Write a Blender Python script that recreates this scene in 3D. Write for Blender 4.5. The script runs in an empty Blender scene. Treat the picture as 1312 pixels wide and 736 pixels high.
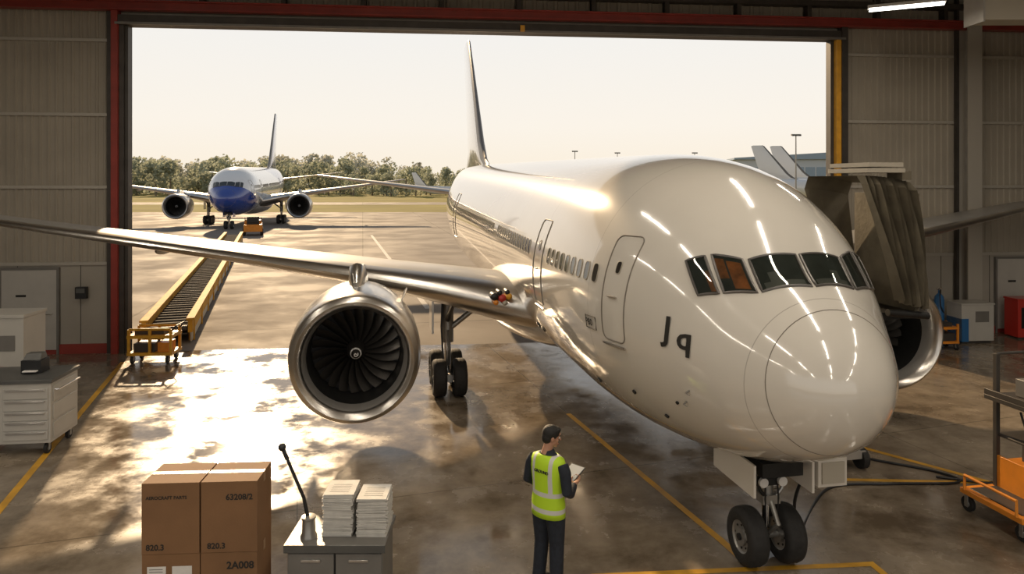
import bpy, math, random, bmesh
from mathutils import Vector, Matrix, noise
random.seed(7)
rad=math.radians
scn=bpy.context.scene
COL=scn.collection

# ------------------------------------------------------------------ materials
def P(name,col,rough=.5,metal=0,coat=0,var=.0,vs=3.,bump=0,bs=20.,rvar=0,emit=0,spec=None):
    m=bpy.data.materials.new(name); m.use_nodes=True
    nt=m.node_tree; N=nt.nodes; L=nt.links; b=N['Principled BSDF']
    b.inputs['Base Color'].default_value=(*col,1); b.inputs['Roughness'].default_value=rough
    b.inputs['Metallic'].default_value=metal; b.inputs['Coat Weight'].default_value=coat
    b.inputs['Coat Roughness'].default_value=.04
    if spec is not None: b.inputs['Specular IOR Level'].default_value=spec
    if emit:
        b.inputs['Emission Color'].default_value=(*col,1); b.inputs['Emission Strength'].default_value=emit
    tc=N.new('ShaderNodeTexCoord')
    if var or rvar:
        n=N.new('ShaderNodeTexNoise'); n.inputs['Scale'].default_value=vs; n.inputs['Detail'].default_value=5
        L.new(tc.outputs['Object'],n.inputs['Vector'])
        r=N.new('ShaderNodeMapRange'); r.inputs[1].default_value=.3; r.inputs[2].default_value=.7
        r.inputs[3].default_value=1-var; r.inputs[4].default_value=1+var*.5
        L.new(n.outputs['Fac'],r.inputs[0])
        mx=N.new('ShaderNodeVectorMath'); mx.operation='MULTIPLY'
        mx.inputs[0].default_value=col; L.new(r.outputs[0],mx.inputs[1]); L.new(mx.outputs[0],b.inputs['Base Color'])
        if rvar:
            r2=N.new('ShaderNodeMapRange'); r2.inputs[1].default_value=.3; r2.inputs[2].default_value=.7
            r2.inputs[3].default_value=max(.02,rough-rvar); r2.inputs[4].default_value=rough+rvar
            L.new(n.outputs['Fac'],r2.inputs[0]); L.new(r2.outputs[0],b.inputs['Roughness'])
    if bump:
        n2=N.new('ShaderNodeTexNoise'); n2.inputs['Scale'].default_value=bs; n2.inputs['Detail'].default_value=4
        L.new(tc.outputs['Object'],n2.inputs['Vector'])
        bp=N.new('ShaderNodeBump'); bp.inputs['Strength'].default_value=bump; bp.inputs['Distance'].default_value=.02
        L.new(n2.outputs['Fac'],bp.inputs['Height']); L.new(bp.outputs[0],b.inputs['Normal'])
    return m

def nodes(m): return m.node_tree.nodes,m.node_tree.links,m.node_tree.nodes['Principled BSDF']
def math_(N,L,op,a,b=None,c=None):
    n=N.new('ShaderNodeMath'); n.operation=op
    for i,x in enumerate((a,b,c)):
        if x is None: continue
        if isinstance(x,(int,float)): n.inputs[i].default_value=x
        else: L.new(x,n.inputs[i])
    return n.outputs[0]
def mixc(N,L,f,a,b):
    n=N.new('ShaderNodeMix'); n.data_type='RGBA'
    if isinstance(f,(int,float)): n.inputs[0].default_value=f
    else: L.new(f,n.inputs[0])
    for i,x in ((6,a),(7,b)):
        if isinstance(x,tuple): n.inputs[i].default_value=(*x[:3],1)
        else: L.new(x,n.inputs[i])
    return n.outputs[2]

def concrete(name,c1,c2,r1,r2,joint,rot,jd=.55,scale=.35,bumpk=.12):
    m=P(name,c1,.4); N,L,b=nodes(m)
    tc=N.new('ShaderNodeTexCoord')
    n1=N.new('ShaderNodeTexNoise'); n1.inputs['Scale'].default_value=scale; n1.inputs['Detail'].default_value=9; n1.inputs['Roughness'].default_value=.65
    n1.inputs['Distortion'].default_value=.6
    n2=N.new('ShaderNodeTexNoise'); n2.inputs['Scale'].default_value=scale*5; n2.inputs['Detail'].default_value=8; n2.inputs['Roughness'].default_value=.7
    n3=N.new('ShaderNodeTexNoise'); n3.inputs['Scale'].default_value=scale*2.3; n3.inputs['Detail'].default_value=7
    for n in (n1,n2,n3): L.new(tc.outputs['Object'],n.inputs['Vector'])
    f=math_(N,L,'ADD',math_(N,L,'MULTIPLY',n1.outputs['Fac'],.6),math_(N,L,'MULTIPLY',n2.outputs['Fac'],.4))
    mr=N.new('ShaderNodeMapRange'); mr.inputs[1].default_value=.38; mr.inputs[2].default_value=.62
    L.new(f,mr.inputs[0])
    col=mixc(N,L,mr.outputs[0],c1,c2)
    mp=N.new('ShaderNodeMapping'); mp.inputs['Rotation'].default_value=(0,0,rot); L.new(tc.outputs['Object'],mp.inputs[0])
    sx=N.new('ShaderNodeSeparateXYZ'); L.new(mp.outputs[0],sx.inputs[0])
    js=[]
    for o in (0,1):
        q=math_(N,L,'PINGPONG',sx.outputs[o],joint/2)
        js.append(math_(N,L,'LESS_THAN',q,.012 if joint<6 else .05))
    j=math_(N,L,'MAXIMUM',js[0],js[1])
    col=mixc(N,L,math_(N,L,'MULTIPLY',j,jd),col,(.03,.026,.02))
    L.new(col,b.inputs['Base Color'])
    r=N.new('ShaderNodeMapRange'); r.inputs[1].default_value=.42; r.inputs[2].default_value=.6
    r.inputs[3].default_value=r1; r.inputs[4].default_value=r2
    g=math_(N,L,'ADD',math_(N,L,'MULTIPLY',n3.outputs['Fac'],.6),math_(N,L,'MULTIPLY',n2.outputs['Fac'],.4))
    L.new(g,r.inputs[0]); L.new(r.outputs[0],b.inputs['Roughness'])
    bp=N.new('ShaderNodeBump'); bp.inputs['Strength'].default_value=bumpk; bp.inputs['Distance'].default_value=.02
    L.new(n2.outputs['Fac'],bp.inputs['Height']); L.new(bp.outputs[0],b.inputs['Normal'])
    return m

M_body=P('fuselage_cream_paint',(.67,.63,.565),.14,0,1,.05,.8)
N,L,b=nodes(M_body)
src=b.inputs['Base Color'].links[0].from_socket
tc=N.new('ShaderNodeTexCoord'); sx=N.new('ShaderNodeSeparateXYZ'); L.new(tc.outputs['Object'],sx.inputs[0])
q=math_(N,L,'PINGPONG',math_(N,L,'SUBTRACT',sx.outputs[1],.62),1.15)
j=math_(N,L,'MULTIPLY',math_(N,L,'LESS_THAN',q,.004),.45)
L.new(mixc(N,L,j,src,(.15,.13,.11)),b.inputs['Base Color'])

M_white=P('aircraft_white_paint',(.7,.7,.7),.2,0,1)
M_blue2=P('aircraft_blue_white_livery',(.8,.8,.8),.2,0,1)
N,L,b=nodes(M_blue2)
tc=N.new('ShaderNodeTexCoord'); sx=N.new('ShaderNodeSeparateXYZ'); L.new(tc.outputs['Object'],sx.inputs[0])
h=math_(N,L,'ADD',sx.outputs[2],math_(N,L,'MULTIPLY',sx.outputs[1],.42))
f1=math_(N,L,'LESS_THAN',h,3.75)
f2=math_(N,L,'MULTIPLY',math_(N,L,'GREATER_THAN',math_(N,L,'ADD',sx.outputs[2],math_(N,L,'MULTIPLY',sx.outputs[1],.3)),9.0),math_(N,L,'LESS_THAN',sx.outputs[1],30))
L.new(mixc(N,L,math_(N,L,'MAXIMUM',f1,f2),(.78,.79,.8),(.02,.06,.32)),b.inputs['Base Color'])
M_alu=P('polished_aluminium',(.62,.59,.55),.28,1,0,.08,2)
M_nac=P('nacelle_silver_paint',(.5,.48,.45),.3,.7,.5,.06,2)
M_wing=P('wing_grey_metal',(.40,.385,.36),.42,.5,.2,.1,1.5)
M_dark=P('dark_metal',(.03,.03,.03),.45,.6,0,.2,8)
M_fan=P('fan_blade_titanium',(.09,.083,.075),.35,.8)
M_black=P('black_plastic',(.012,.012,.013),.45,0,0,.2,10)
M_rubber=P('tyre_rubber',(.018,.017,.016),.75,0,0,.3,15,bump=.2,bs=60)
M_glass=P('dark_glass',(.02,.024,.026),.05,0,1)
M_cabglass=P('cabin_window_glass',(.03,.026,.022),.1,0,1)
M_seam=P('panel_seam',(.20,.175,.145),.6)
M_frame=P('window_frame_dark',(.14,.13,.12),.35,.5)
M_strut=P('landing_gear_steel',(.34,.33,.31),.35,.7,0,.15,6)
M_chrome=P('oleo_chrome',(.8,.8,.8),.12,1)
M_orange=P('orange_paint',(.70,.24,.02),.4,0,.3,.15,5)
M_yel=P('yellow_paint',(.72,.36,.03),.4,0,.3,.18,5)
M_yelm=P('matte_yellow_paint',(.62,.33,.045),.7,0,0,.25,2,spec=.2)
M_yline=P('yellow_floor_paint',(.62,.33,.03),.45,0,0,.35,3,rvar=.15)
M_wline=P('worn_white_paint',(.42,.40,.37),.7,0,0,.3,3)
M_belt=P('conveyor_belt_rubber',(.03,.028,.026),.9,0,0,.3,6,spec=.1)
M_slat=P('conveyor_slats',(.11,.10,.09),.8,0,0,.3,6,spec=.15)
M_red=P('red_steel_paint',(.28,.035,.024),.45,0,.2,.2,3)
M_redb=P('bright_red_paint',(.45,.03,.02),.35,0,.3)
M_wall=P('wall_cladding_beige',(.33,.295,.24),.6,0,0,.12,.8,bump=.05)
M_wall2=P('wall_panel_beige',(.36,.33,.28),.55,0,0,.08,1.2)
M_girt=P('cladding_flashing',(.42,.39,.34),.5,.2)
M_steel=P('grey_structural_steel',(.38,.36,.33),.5,.3,0,.12,3)
M_dsteel=P('dark_structural_steel',(.07,.062,.055),.5,.4,0,.2,3)
M_ceil=P('ceiling_cladding',(.3,.28,.25),.7,0,0,.1,1)
M_card=P('cardboard',(.22,.115,.052),.8,0,0,.14,2.5,bump=.08,bs=60)
M_tape=P('packing_tape',(.28,.165,.08),.35,0,.3)
M_ink=P('black_ink',(.02,.018,.015),.7)
M_label=P('white_label',(.7,.68,.65),.6,0,0,.05,20)
M_wood=P('pallet_wood',(.4,.26,.13),.8,0,0,.3,6,bump=.2)
M_cab=P('cabinet_light_grey',(.48,.46,.42),.4,.1,.1,.06,3)
M_cabd=P('cabinet_dark_grey',(.11,.11,.105),.4,.3,0,.15,4)
M_cabm=P('cabinet_mid_grey',(.20,.19,.175),.45,.3,0,.12,4)
M_paper=P('paper',(.6,.58,.54),.8,0,0,.1,12)
M_blueb=P('blue_paint',(.02,.12,.3),.35,0,.3)
M_canvas=P('canopy_canvas_olive',(.16,.137,.095),.75,0,0,.25,4,bump=.3,bs=12)
M_cap=P('canopy_frame_beige',(.42,.38,.31),.5)
M_navy=P('navy_workwear',(.012,.017,.028),.8,0,0,.3,20,bump=.3,bs=30)
M_skin=P('skin',(.42,.22,.14),.5,0,0,.08,20)
M_hair=P('black_hair',(.008,.007,.006),.55,0,0,.3,60,bump=.5,bs=120)
M_shoe=P('work_boots',(.02,.017,.014),.5)
M_screen=P('tablet_screen',(.55,.56,.58),.1,0,.5)
M_bark=P('bark',(.20,.16,.12),.9)
M_grass=P('dry_grass',(.30,.26,.08),.95,0,0,.3,.05,spec=.1)
M_tglass=P('terminal_glass',(.20,.28,.36),.3,.0,.5)
M_tconc=P('terminal_cladding',(.5,.54,.58),.6)
M_tube=P('fluorescent_tube',(1,.95,.85),.5,emit=6)
M_ckback=P('cockpit_interior_dark',(.045,.05,.045),.6,0,0,.5,4)
M_seat=P('orange_cockpit_sunvisor',(.42,.13,.03),.5,0,0,.6,9)
M_floor=concrete('polished_concrete_floor',(.10,.075,.05),(.32,.262,.195),.05,.34,5.,rad(-17),.5,.4,.08)
N,L,b=nodes(M_floor); b.inputs['Specular IOR Level'].default_value=.75
M_apron=concrete('apron_concrete',(.18,.155,.13),(.25,.215,.18),.7,.9,7.5,rad(-12),.5,.12)
N,L,b=nodes(M_apron); b.inputs['Specular IOR Level'].default_value=.2
def thin_glass(name):
    m=bpy.data.materials.new(name); m.use_nodes=True; N=m.node_tree.nodes; L=m.node_tree.links
    N.remove(N['Principled BSDF']); out=N['Material Output']
    t=N.new('ShaderNodeBsdfTransparent'); t.inputs[0].default_value=(.8,.86,.82,1); g=N.new('ShaderNodeBsdfGlossy'); g.inputs['Roughness'].default_value=.03
    fr=N.new('ShaderNodeFresnel'); fr.inputs[0].default_value=1.7; mx=N.new('ShaderNodeMixShader')
    L.new(fr.outputs[0],mx.inputs[0]); L.new(t.outputs[0],mx.inputs[1]); L.new(g.outputs[0],mx.inputs[2]); L.new(mx.outputs[0],out.inputs[0]); return m
M_pane=thin_glass('cockpit_window_pane')
def leafmat(name,col):
    m=bpy.data.materials.new(name); m.use_nodes=True; N=m.node_tree.nodes; L=m.node_tree.links
    N.remove(N['Principled BSDF']); out=N['Material Output']
    d=N.new('ShaderNodeBsdfDiffuse'); t=N.new('ShaderNodeBsdfTranslucent'); mx=N.new('ShaderNodeMixShader'); mx.inputs[0].default_value=.5
    tc=N.new('ShaderNodeTexCoord'); n=N.new('ShaderNodeTexNoise'); n.inputs['Scale'].default_value=.12; n.inputs['Detail'].default_value=4; L.new(tc.outputs['Object'],n.inputs['Vector'])
    mr=N.new('ShaderNodeMapRange'); mr.inputs[1].default_value=.35; mr.inputs[2].default_value=.65; L.new(n.outputs['Fac'],mr.inputs[0])
    c=mixc(N,L,mr.outputs[0],tuple(x*.75 for x in col),tuple(min(1,x*1.2) for x in col))
    L.new(c,d.inputs[0]); L.new(c,t.inputs[0]); L.new(d.outputs[0],mx.inputs[1]); L.new(t.outputs[0],mx.inputs[2]); L.new(mx.outputs[0],out.inputs[0]); return m
M_leaf=leafmat('haze_tinted_foliage',(.42,.44,.33)); M_leaf2=leafmat('haze_tinted_foliage_distant',(.58,.58,.50))  # distance haze is mixed into these pale leaf colours, paler in the far row

# ------------------------------------------------------------------ mesh builder
class MB:
    def __init__(s,M=None): s.v=[];s.f=[];s.m=[];s.mats=[];s.M=M or Matrix()
    def mi(s,m):
        if m not in s.mats: s.mats.append(m)
        return s.mats.index(m)
    def add(s,vs,fs,mat):
        o=len(s.v); s.v+=[s.M@Vector(v) for v in vs]
        for i,f in enumerate(fs):
            s.f.append([o+k for k in f]); s.m.append(s.mi(mat[i] if isinstance(mat,list) else mat))
    def box(s,c,d,mat,R=None):
        x,y,z=[k/2 for k in d]
        vs=[Vector(p) for p in [(-x,-y,-z),(x,-y,-z),(x,y,-z),(-x,y,-z),(-x,-y,z),(x,-y,z),(x,y,z),(-x,y,z)]]
        if R is not None: vs=[R@v for v in vs]
        vs=[v+Vector(c) for v in vs]
        s.add(vs,[(0,3,2,1),(4,5,6,7),(0,1,5,4),(1,2,6,5),(2,3,7,6),(3,0,4,7)],mat)
    def bx(s,x0,x1,y0,y1,z0,z1,mat): s.box(((x0+x1)/2,(y0+y1)/2,(z0+z1)/2),(x1-x0,y1-y0,z1-z0),mat)
    def loft(s,rings,mat,caps=True,closed=True):
        n=len(rings[0]); vs=[p for r in rings for p in r]; fs=[]
        for i in range(len(rings)-1):
            for k in range(n if closed else n-1):
                fs.append((i*n+k,i*n+(k+1)%n,(i+1)*n+(k+1)%n,(i+1)*n+k))
        if isinstance(mat,list):
            ml=[mat[i] for i in range(len(rings)-1) for k in range(n if closed else n-1)]
        else: ml=[mat]*len(fs)
        if caps:
            fs+= [tuple(range(n))[::-1], tuple((len(rings)-1)*n+k for k in range(n))]; ml+=[ml[0],ml[-1]]
        s.add(vs,fs,ml)
    def cyl(s,p0,p1,r0,mat,r1=None,n=20,caps=True):
        s.tube([p0,p1],[r0,r0 if r1 is None else r1],mat,n,caps)
    def tube(s,pts,rs,mat,n=12,caps=True,closed=False):
        pts=[Vector(p) for p in pts]
        if not isinstance(rs,(list,tuple)): rs=[rs]*len(pts)
        rings=[]; up=None
        for i,p in enumerate(pts):
            if closed: t=pts[(i+1)%len(pts)]-pts[i-1]
            else: t=(pts[min(i+1,len(pts)-1)]-pts[max(i-1,0)])
            t.normalize()
            if up is None:
                a=Vector((0,0,1)) if abs(t.z)<.9 else Vector((1,0,0)); up=(a-t*a.dot(t)).normalized()
            else: up=(up-t*up.dot(t)).normalized()
            w=t.cross(up)
            rings.append([p+(up*math.cos(2*math.pi*k/n)+w*math.sin(2*math.pi*k/n))*rs[i] for k in range(n)])
        if closed: rings.append(rings[0]); caps=False
        s.loft(rings,mat,caps)
    def lathe(s,prof,o,ax,mat,n=40,caps=False):
        ax=Vector(ax).normalized(); a=Vector((0,0,1)) if abs(ax.z)<.9 else Vector((1,0,0))
        u=(a-ax*a.dot(ax)).normalized(); w=ax.cross(u); o=Vector(o)
        rings=[[o+ax*h+(u*math.cos(2*math.pi*k/n)+w*math.sin(2*math.pi*k/n))*r for k in range(n)] for r,h in prof]
        s.loft(rings,mat,caps)
    def sph(s,c,r,mat,nu=20,nv=12,R=None):
        if not isinstance(r,(tuple,list)): r=(r,r,r)
        rings=[]
        for i in range(nv+1):
            ph=math.pi*(i+.0)/nv; ph=min(max(ph,.03),math.pi-.03); rg=[]
            for k in range(nu):
                p=Vector((r[0]*math.sin(ph)*math.cos(2*math.pi*k/nu),r[1]*math.sin(ph)*math.sin(2*math.pi*k/nu),r[2]*math.cos(ph)))
                if R is not None: p=R@p
                rg.append(p+Vector(c))
            rings.append(rg)
        s.loft(rings,mat,True)
    def build(s,name,parent=None,ang=40,bevel=0,smooth=True,recalc=True):
        me=bpy.data.meshes.new(name); me.from_pydata([tuple(v) for v in s.v],[],s.f)
        for m in s.mats: me.materials.append(m)
        for p,i in zip(me.polygons,s.m): p.material_index=i; p.use_smooth=smooth
        if recalc:
            bm=bmesh.new(); bm.from_mesh(me); bmesh.ops.recalc_face_normals(bm,faces=bm.faces); bm.to_mesh(me); bm.free()
        if smooth: me.set_sharp_from_angle(angle=rad(ang))
        ob=bpy.data.objects.new(name,me); COL.objects.link(ob)
        if parent: ob.parent=parent
        if bevel:
            bv=ob.modifiers.new('bevel','BEVEL'); bv.width=bevel; bv.segments=2; bv.limit_method='ANGLE'; bv.angle_limit=rad(50)
        return ob
def empty(name,M=Matrix()):
    e=bpy.data.objects.new(name,None); e.empty_display_size=.3; COL.objects.link(e); e.matrix_world=M; return e
def TR(x,y,z=0,rz=0,s=1): return Matrix.Translation((x,y,z))@Matrix.Rotation(rz,4,'Z')@Matrix.Scale(s,4)
def text2d(t,bold=0):
    cu=bpy.data.curves.new('t','FONT'); cu.body=t; cu.size=1; cu.resolution_u=3; cu.offset=bold
    ob=bpy.data.objects.new('t',cu); COL.objects.link(ob)
    bpy.context.view_layer.update()
    dg=bpy.context.evaluated_depsgraph_get()
    me=bpy.data.meshes.new_from_object(ob.evaluated_get(dg))
    vs=[(v.co.x,v.co.y) for v in me.vertices]; fs=[tuple(p.vertices) for p in me.polygons]
    bpy.data.objects.remove(ob); bpy.data.meshes.remove(me); bpy.data.curves.remove(cu)
    return vs,fs
def addtext(mb,t,o,ux,uy,size,mat,bold=.01):
    vs,fs=text2d(t,bold); o=Vector(o);ux=Vector(ux);uy=Vector(uy)
    mb.add([o+ux*(x*size)+uy*(y*size) for x,y in vs],fs,mat)

# ------------------------------------------------------------------ aircraft
TAB=[(0,2.40,2.40,0),(.04,2.60,2.17,.24),(.12,2.76,2.00,.41),(.3,2.99,1.80,.62),(.6,3.24,1.60,.86),(.85,3.43,1.48,1.02),
 (1.2,3.80,1.34,1.21),(1.5,4.08,1.25,1.36),(2.0,4.40,1.13,1.56),(2.6,4.63,1.03,1.74),(3.3,4.76,.95,1.86),(4.2,4.82,.91,1.93),
 (5.5,4.83,.90,1.95),(8,4.83,.9,1.95),(12,4.83,.9,1.95),(16,4.83,.9,1.95),(19,4.83,.92,1.95),(22,4.83,1.3,1.82),(25,4.80,2.1,1.4),(28,4.72,3.0,.88),(31,4.55,3.7,.36),(32,4.4,3.95,.14)]
TQ=[(math.sqrt(a),b,c,d) for a,b,c,d in TAB]
def interp(s):
    q=math.sqrt(max(s,0)); T=TQ
    i=0
    while i<len(T)-2 and q>T[i+1][0]: i+=1
    out=[]
    x0,x1=T[i][0],T[i+1][0]; h=x1-x0; t=min(max((q-x0)/h,0),1)
    def sl(k,c):
        if k==0: return (T[1][c]-T[0][c])/(T[1][0]-T[0][0])
        if k==len(T)-1: return (T[k][c]-T[k-1][c])/(T[k][0]-T[k-1][0])
        a=(T[k][c]-T[k-1][c])/(T[k][0]-T[k-1][0]); b=(T[k+1][c]-T[k][c])/(T[k+1][0]-T[k][0])
        return 0 if a*b<=0 else 2*a*b/(a+b)
    for c in (1,2,3):
        m0,m1=sl(i,c)*h,sl(i+1,c)*h; y0,y1=T[i][c],T[i+1][c]
        out.append((2*t**3-3*t*t+1)*y0+(t**3-2*t*t+t)*m0+(-2*t**3+3*t*t)*y1+(t**3-t*t)*m1)
    tilt=.018*s
    return out[0]+tilt,out[1]+tilt,out[2]
def sp0(s,th):
    top,bot,hw=interp(s); zm=(top+bot)/2; hh=(top-bot)/2; a=rad(th)
    return Vector((hw*math.sin(a),s,zm+hh*math.cos(a)))
def sp(s,th,off=0):
    p=sp0(s,th)
    if off:
        ds=sp0(s+.01,th)-sp0(max(s-.01,0),th); dt=sp0(s,th+1)-sp0(s,th-1)
        n=ds.cross(dt); n.normalize()
        c=Vector((0,s,(interp(s)[0]+interp(s)[1])/2))
        if n.dot(p-c)<0: n=-n
        p=p+n*off
    return p
def thz(s,z,side=-1):
    top,bot,hw=interp(s); zm=(top+bot)/2; hh=(top-bot)/2
    return side*math.degrees(math.acos(min(max((z-zm)/hh,-1),1)))
def spz(s,z,side=-1,off=0): return sp(s,thz(s,z,side),off)

def airfoil_loft(mb,secs,vert=False,le=M_alu,main=M_wing,n=14):
    xs=[.5*(1-math.cos(math.pi*i/n)) for i in range(n+1)]
    yt=lambda x:5*(.2969*math.sqrt(x)-.126*x-.3516*x*x+.2843*x**3-.1036*x**4)
    loop=[(x,yt(x)) for x in xs[::-1]]+[(x,-yt(x)) for x in xs[1:-1]]
    rings=[]
    for (x,y,z,c,tc) in secs:
        if vert: rings.append([Vector((x+h*tc*c,y+u*c,z)) for u,h in loop])
        else: rings.append([Vector((x,y+u*c,z+h*tc*c)) for u,h in loop])
    m=len(loop); vs=[p for r in rings for p in r]; fs=[];ml=[]
    for i in range(len(rings)-1):
        for k in range(m):
            fs.append((i*m+k,i*m+(k+1)%m,(i+1)*m+(k+1)%m,(i+1)*m+k))
            u=(loop[k][0]+loop[(k+1)%m][0])/2
            ml.append(le if u<.12 else main)
    fs+=[tuple(range(m)),tuple((len(rings)-1)*m+k for k in range(m))]; ml+=[main,main]
    mb.add(vs,fs,ml)

def wheel(mb,c,r,w,axis=(1,0,0)):
    prof=[(r*.30,-w*.30),(r*.50,-w*.34),(r*.55,-w*.42),(r*.62,-w*.5),(r*.85,-w*.5),(r*.96,-w*.38),(r,-w*.2),(r*.985,-w*.1),(r,-w*.02),(r,w*.02),(r*.985,w*.1),(r,w*.2),(r*.96,w*.38),(r*.85,w*.5),(r*.62,w*.5),(r*.55,w*.42),(r*.50,w*.34),(r*.30,w*.30)]
    mats=[M_strut,M_strut,M_rubber]+[M_rubber]*11+[M_rubber,M_strut,M_strut]
    mb.lathe(prof,c,axis,mats,32)
    a=Vector(axis); c=Vector(c)
    mb.cyl(c-a*w*.42,c+a*w*.42,r*.3,M_strut,n=16)
    mb.cyl(c-a*w*.52,c+a*w*.52,r*.12,M_dark,n=12)
    for k in range(8):
        t=k*math.pi/4; o=Vector((0,math.cos(t),math.sin(t)))*r*.4
        mb.cyl(c+o-a*w*.36,c+o+a*w*.36,r*.04,M_dark,n=6)

def aircraft(name,M,body,full=True,fin_main=None):
    E=empty(name,M)
    mb=MB(); ss=[.0005,.004,.012,.025,.04,.06,.09,.12,.16,.2,.25,.3,.37,.44,.52,.6,.7,.8,.9,1,1.1,1.2,1.35,1.5,1.7,1.9,2.1,2.35,2.6,2.9,3.3,3.7,4.2,4.8,5.5]
    s=6.2
    while s<32: ss.append(s); s+=.7
    ss.append(32)
    n=72
    mb.loft([[sp0(s,-360*k/n) for k in range(n)] for s in ss],body)
    fu=mb.build('fuselage',E,60)
    mb=MB(); rings=[]
    for i in range(17):
        t=i/16; y=6.3+t*8.2; k=math.sin(math.pi*min(max(t,.02),.98))**.5
        rings.append([Vector((2.12*k*math.cos(a),y,1.72+ .92*k*math.sin(a))) for a in [2*math.pi*j/40 for j in range(40)]])
    mb.loft(rings,body); mb.build('belly_fairing',E,60)
    mb=MB()
    mb.tube([sp(.44+.06*math.cos(rad(k*6)),k*6,.0) for k in range(60)],.005,M_seam,6,closed=True)
    def door(s0,s1,z0,z1,side,r=.009):
        pts=[]; c=.09
        for (a,b_,t0) in ((s1-c,z1-c,0),(s0+c,z1-c,90),(s0+c,z0+c,180),(s1-c,z0+c,270)):
            for q in range(0,91,22):
                pts.append((a+c*math.cos(rad(t0+q)),b_+c*math.sin(rad(t0+q))))
        full_=[]
        for i in range(len(pts)):
            a=pts[i]; b_=pts[(i+1)%len(pts)]; full_.append(a)
            d=math.hypot(a[0]-b_[0],a[1]-b_[1])
            for k in range(1,int(d/.12)): 
                t=k/int(d/.12); full_.append((a[0]+(b_[0]-a[0])*t,a[1]+(b_[1]-a[1])*t))
        mb.tube([spz(a,z,side,.002) for a,z in full_],r,M_seam,6,closed=True)
        sm=(s0+s1)/2
        mb.tube([spz(sm-.08,z0+(z1-z0)*.42,side,.02),spz(sm+.08,z0+(z1-z0)*.42,side,.02)],.012,M_alu,8)
        win(sm,z0+(z1-z0)*.7,side,.09,.15)
        mb.tube([spz(s0,z0-.05,side,.02),spz(sm,z0-.05,side,.02),spz(s1,z0-.05,side,.02)],.016,M_alu,6)
    def win(s,z,side,w,h):
        pts=[]
        for k in range(16):
            a=2*math.pi*k/16; ca,sa=math.cos(a),math.sin(a)
            pts.append((s+w/2*math.copysign(abs(ca)**.6,ca),z+h/2*math.copysign(abs(sa)**.6,sa)))
        mb.add([spz(a,zz,side,.006) for a,zz in pts],[tuple(range(16))],M_cabglass)
        mb.tube([spz(a,zz,side,.004) for a,zz in pts],.007,M_cap,5,closed=True)
    for side in (-1,1):
        door(2.12,2.56,2.52,3.80,side)
        door(5.0,5.55,2.5,3.85,side,.009)
        door(17.6,18.3,2.7,4.1,side,.01)
        s=2.80
        while s<17.3:
            if not (4.75<s<5.8 or 9.3<s<9.8): win(s,3.25+.018*s,side,.13,.24)
            s+=.23
        for (a,z,r) in ((1.9,1.72,.03),(2.3,1.9,.03),(3.4,1.75,.04),(1.5,2.0,.02),(6.1,1.9,.06),(6.5,1.9,.06)):
            p=spz(a,z,side,.003); q2=spz(a,z,side,.02); mb.cyl(p,q2,r,M_dark,n=12)
        for (a,z) in ((1.25,2.2),(1.35,2.05)):
            p=spz(a,z,side,0); q2=spz(a,z,side,.05); mb.tube([p,q2,q2+Vector((0,-.09,0))],[.012,.010,.004],M_strut,8)
    W=[[(.76,1.6),(.86,31),(1.13,27),(1.06,1.4)],[(.88,34),(1.06,49),(1.36,41),(1.16,30)],[(1.09,51.5),(1.24,60),(1.52,52),(1.40,44)]]
    for side in (-1,1):
        for wi,w in enumerate(W):
            g=8
            def bil(u,v):
                a=[w[0][i]*(1-u)+w[1][i]*u for i in (0,1)]; b_=[w[3][i]*(1-u)+w[2][i]*u for i in (0,1)]
                return (a[0]*(1-v)+b_[0]*v, (a[1]*(1-v)+b_[1]*v)*side)
            def patch(u0,u1,v0,v1,off,mt):
                vs=[sp(*bil(u0+(u1-u0)*i/g,v0+(v1-v0)*j/g),off) for j in range(g+1) for i in range(g+1)]
                fs=[(j*(g+1)+i,j*(g+1)+i+1,(j+1)*(g+1)+i+1,(j+1)*(g+1)+i) for j in range(g) for i in range(g)]
                mb.add(vs,fs,mt)
            if full:
                patch(0,1,0,1,.006,M_ckback)
                if wi==1 and side<0: patch(.12,.6,.08,.85,.008,M_seat); patch(.66,.95,.35,.9,.008,M_seat)
                if wi==2 and side<0: patch(.06,.3,.05,.6,.008,M_seat)
                if wi==0: patch(.08,.9,.0,.22,.008,M_cabm); patch(.55,.75,.22,.5,.008,M_cabm)
                patch(0,1,0,1,.014,M_pane)
            else: patch(0,1,0,1,.012,M_glass)
            per=[bil(i/g,0) for i in range(g)]+[bil(1,i/g) for i in range(g)]+[bil(1-i/g,1) for i in range(g)]+[bil(0,1-i/g) for i in range(g)]
            mb.tube([sp(a,t,.006) for a,t in per],.016,M_frame,8,closed=True)
    if full:
        for (t,s0,z0,size) in (('J',1.50,2.72,.36),('q',1.33,2.66,.34),('P80',2.98,2.62,.12)):
            vs,fs=text2d(t,.022)
            mb.add([spz(s0-x*size,z0+y*size,-1,.014) for x,y in vs],fs,M_ink)
        mb.tube([spz(a,z,-1,.01) for a,z in ((2.98,2.58),(2.72,2.58),(2.72,2.74),(2.98,2.74))],.006,M_ink,5,closed=True)
    mb.build('skin_details',E,40)
    for side,nm in ((-1,'wing_right'),(1,'wing_left')):
        mb=MB()
        secs=[(side*1.2,7.1,1.95,5.3,.20),(side*1.95,7.3,2.08,4.9,.20),(side*3.2,7.7,2.34,4.1,.18),(side*4.5,8.05,2.58,3.5,.15),(side*7.5,8.8,3.02,2.7,.12),(side*11,9.65,3.5,1.9,.11),(side*13.8,10.35,3.9,1.25,.10),(side*14.0,10.5,3.93,.8,.08)]
        airfoil_loft(mb,secs)
        for x in (3.4,6.6,9.2):
            t=(x-1.95)/12; yy=7.4+x*.25+2.3-x*.12; zz=2.33+t*1.5-.25
            mb.sph((side*x,yy+.3,zz),(.09,.75,.13),M_wing,14,10)
        mb.build(nm,E,50)
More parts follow.
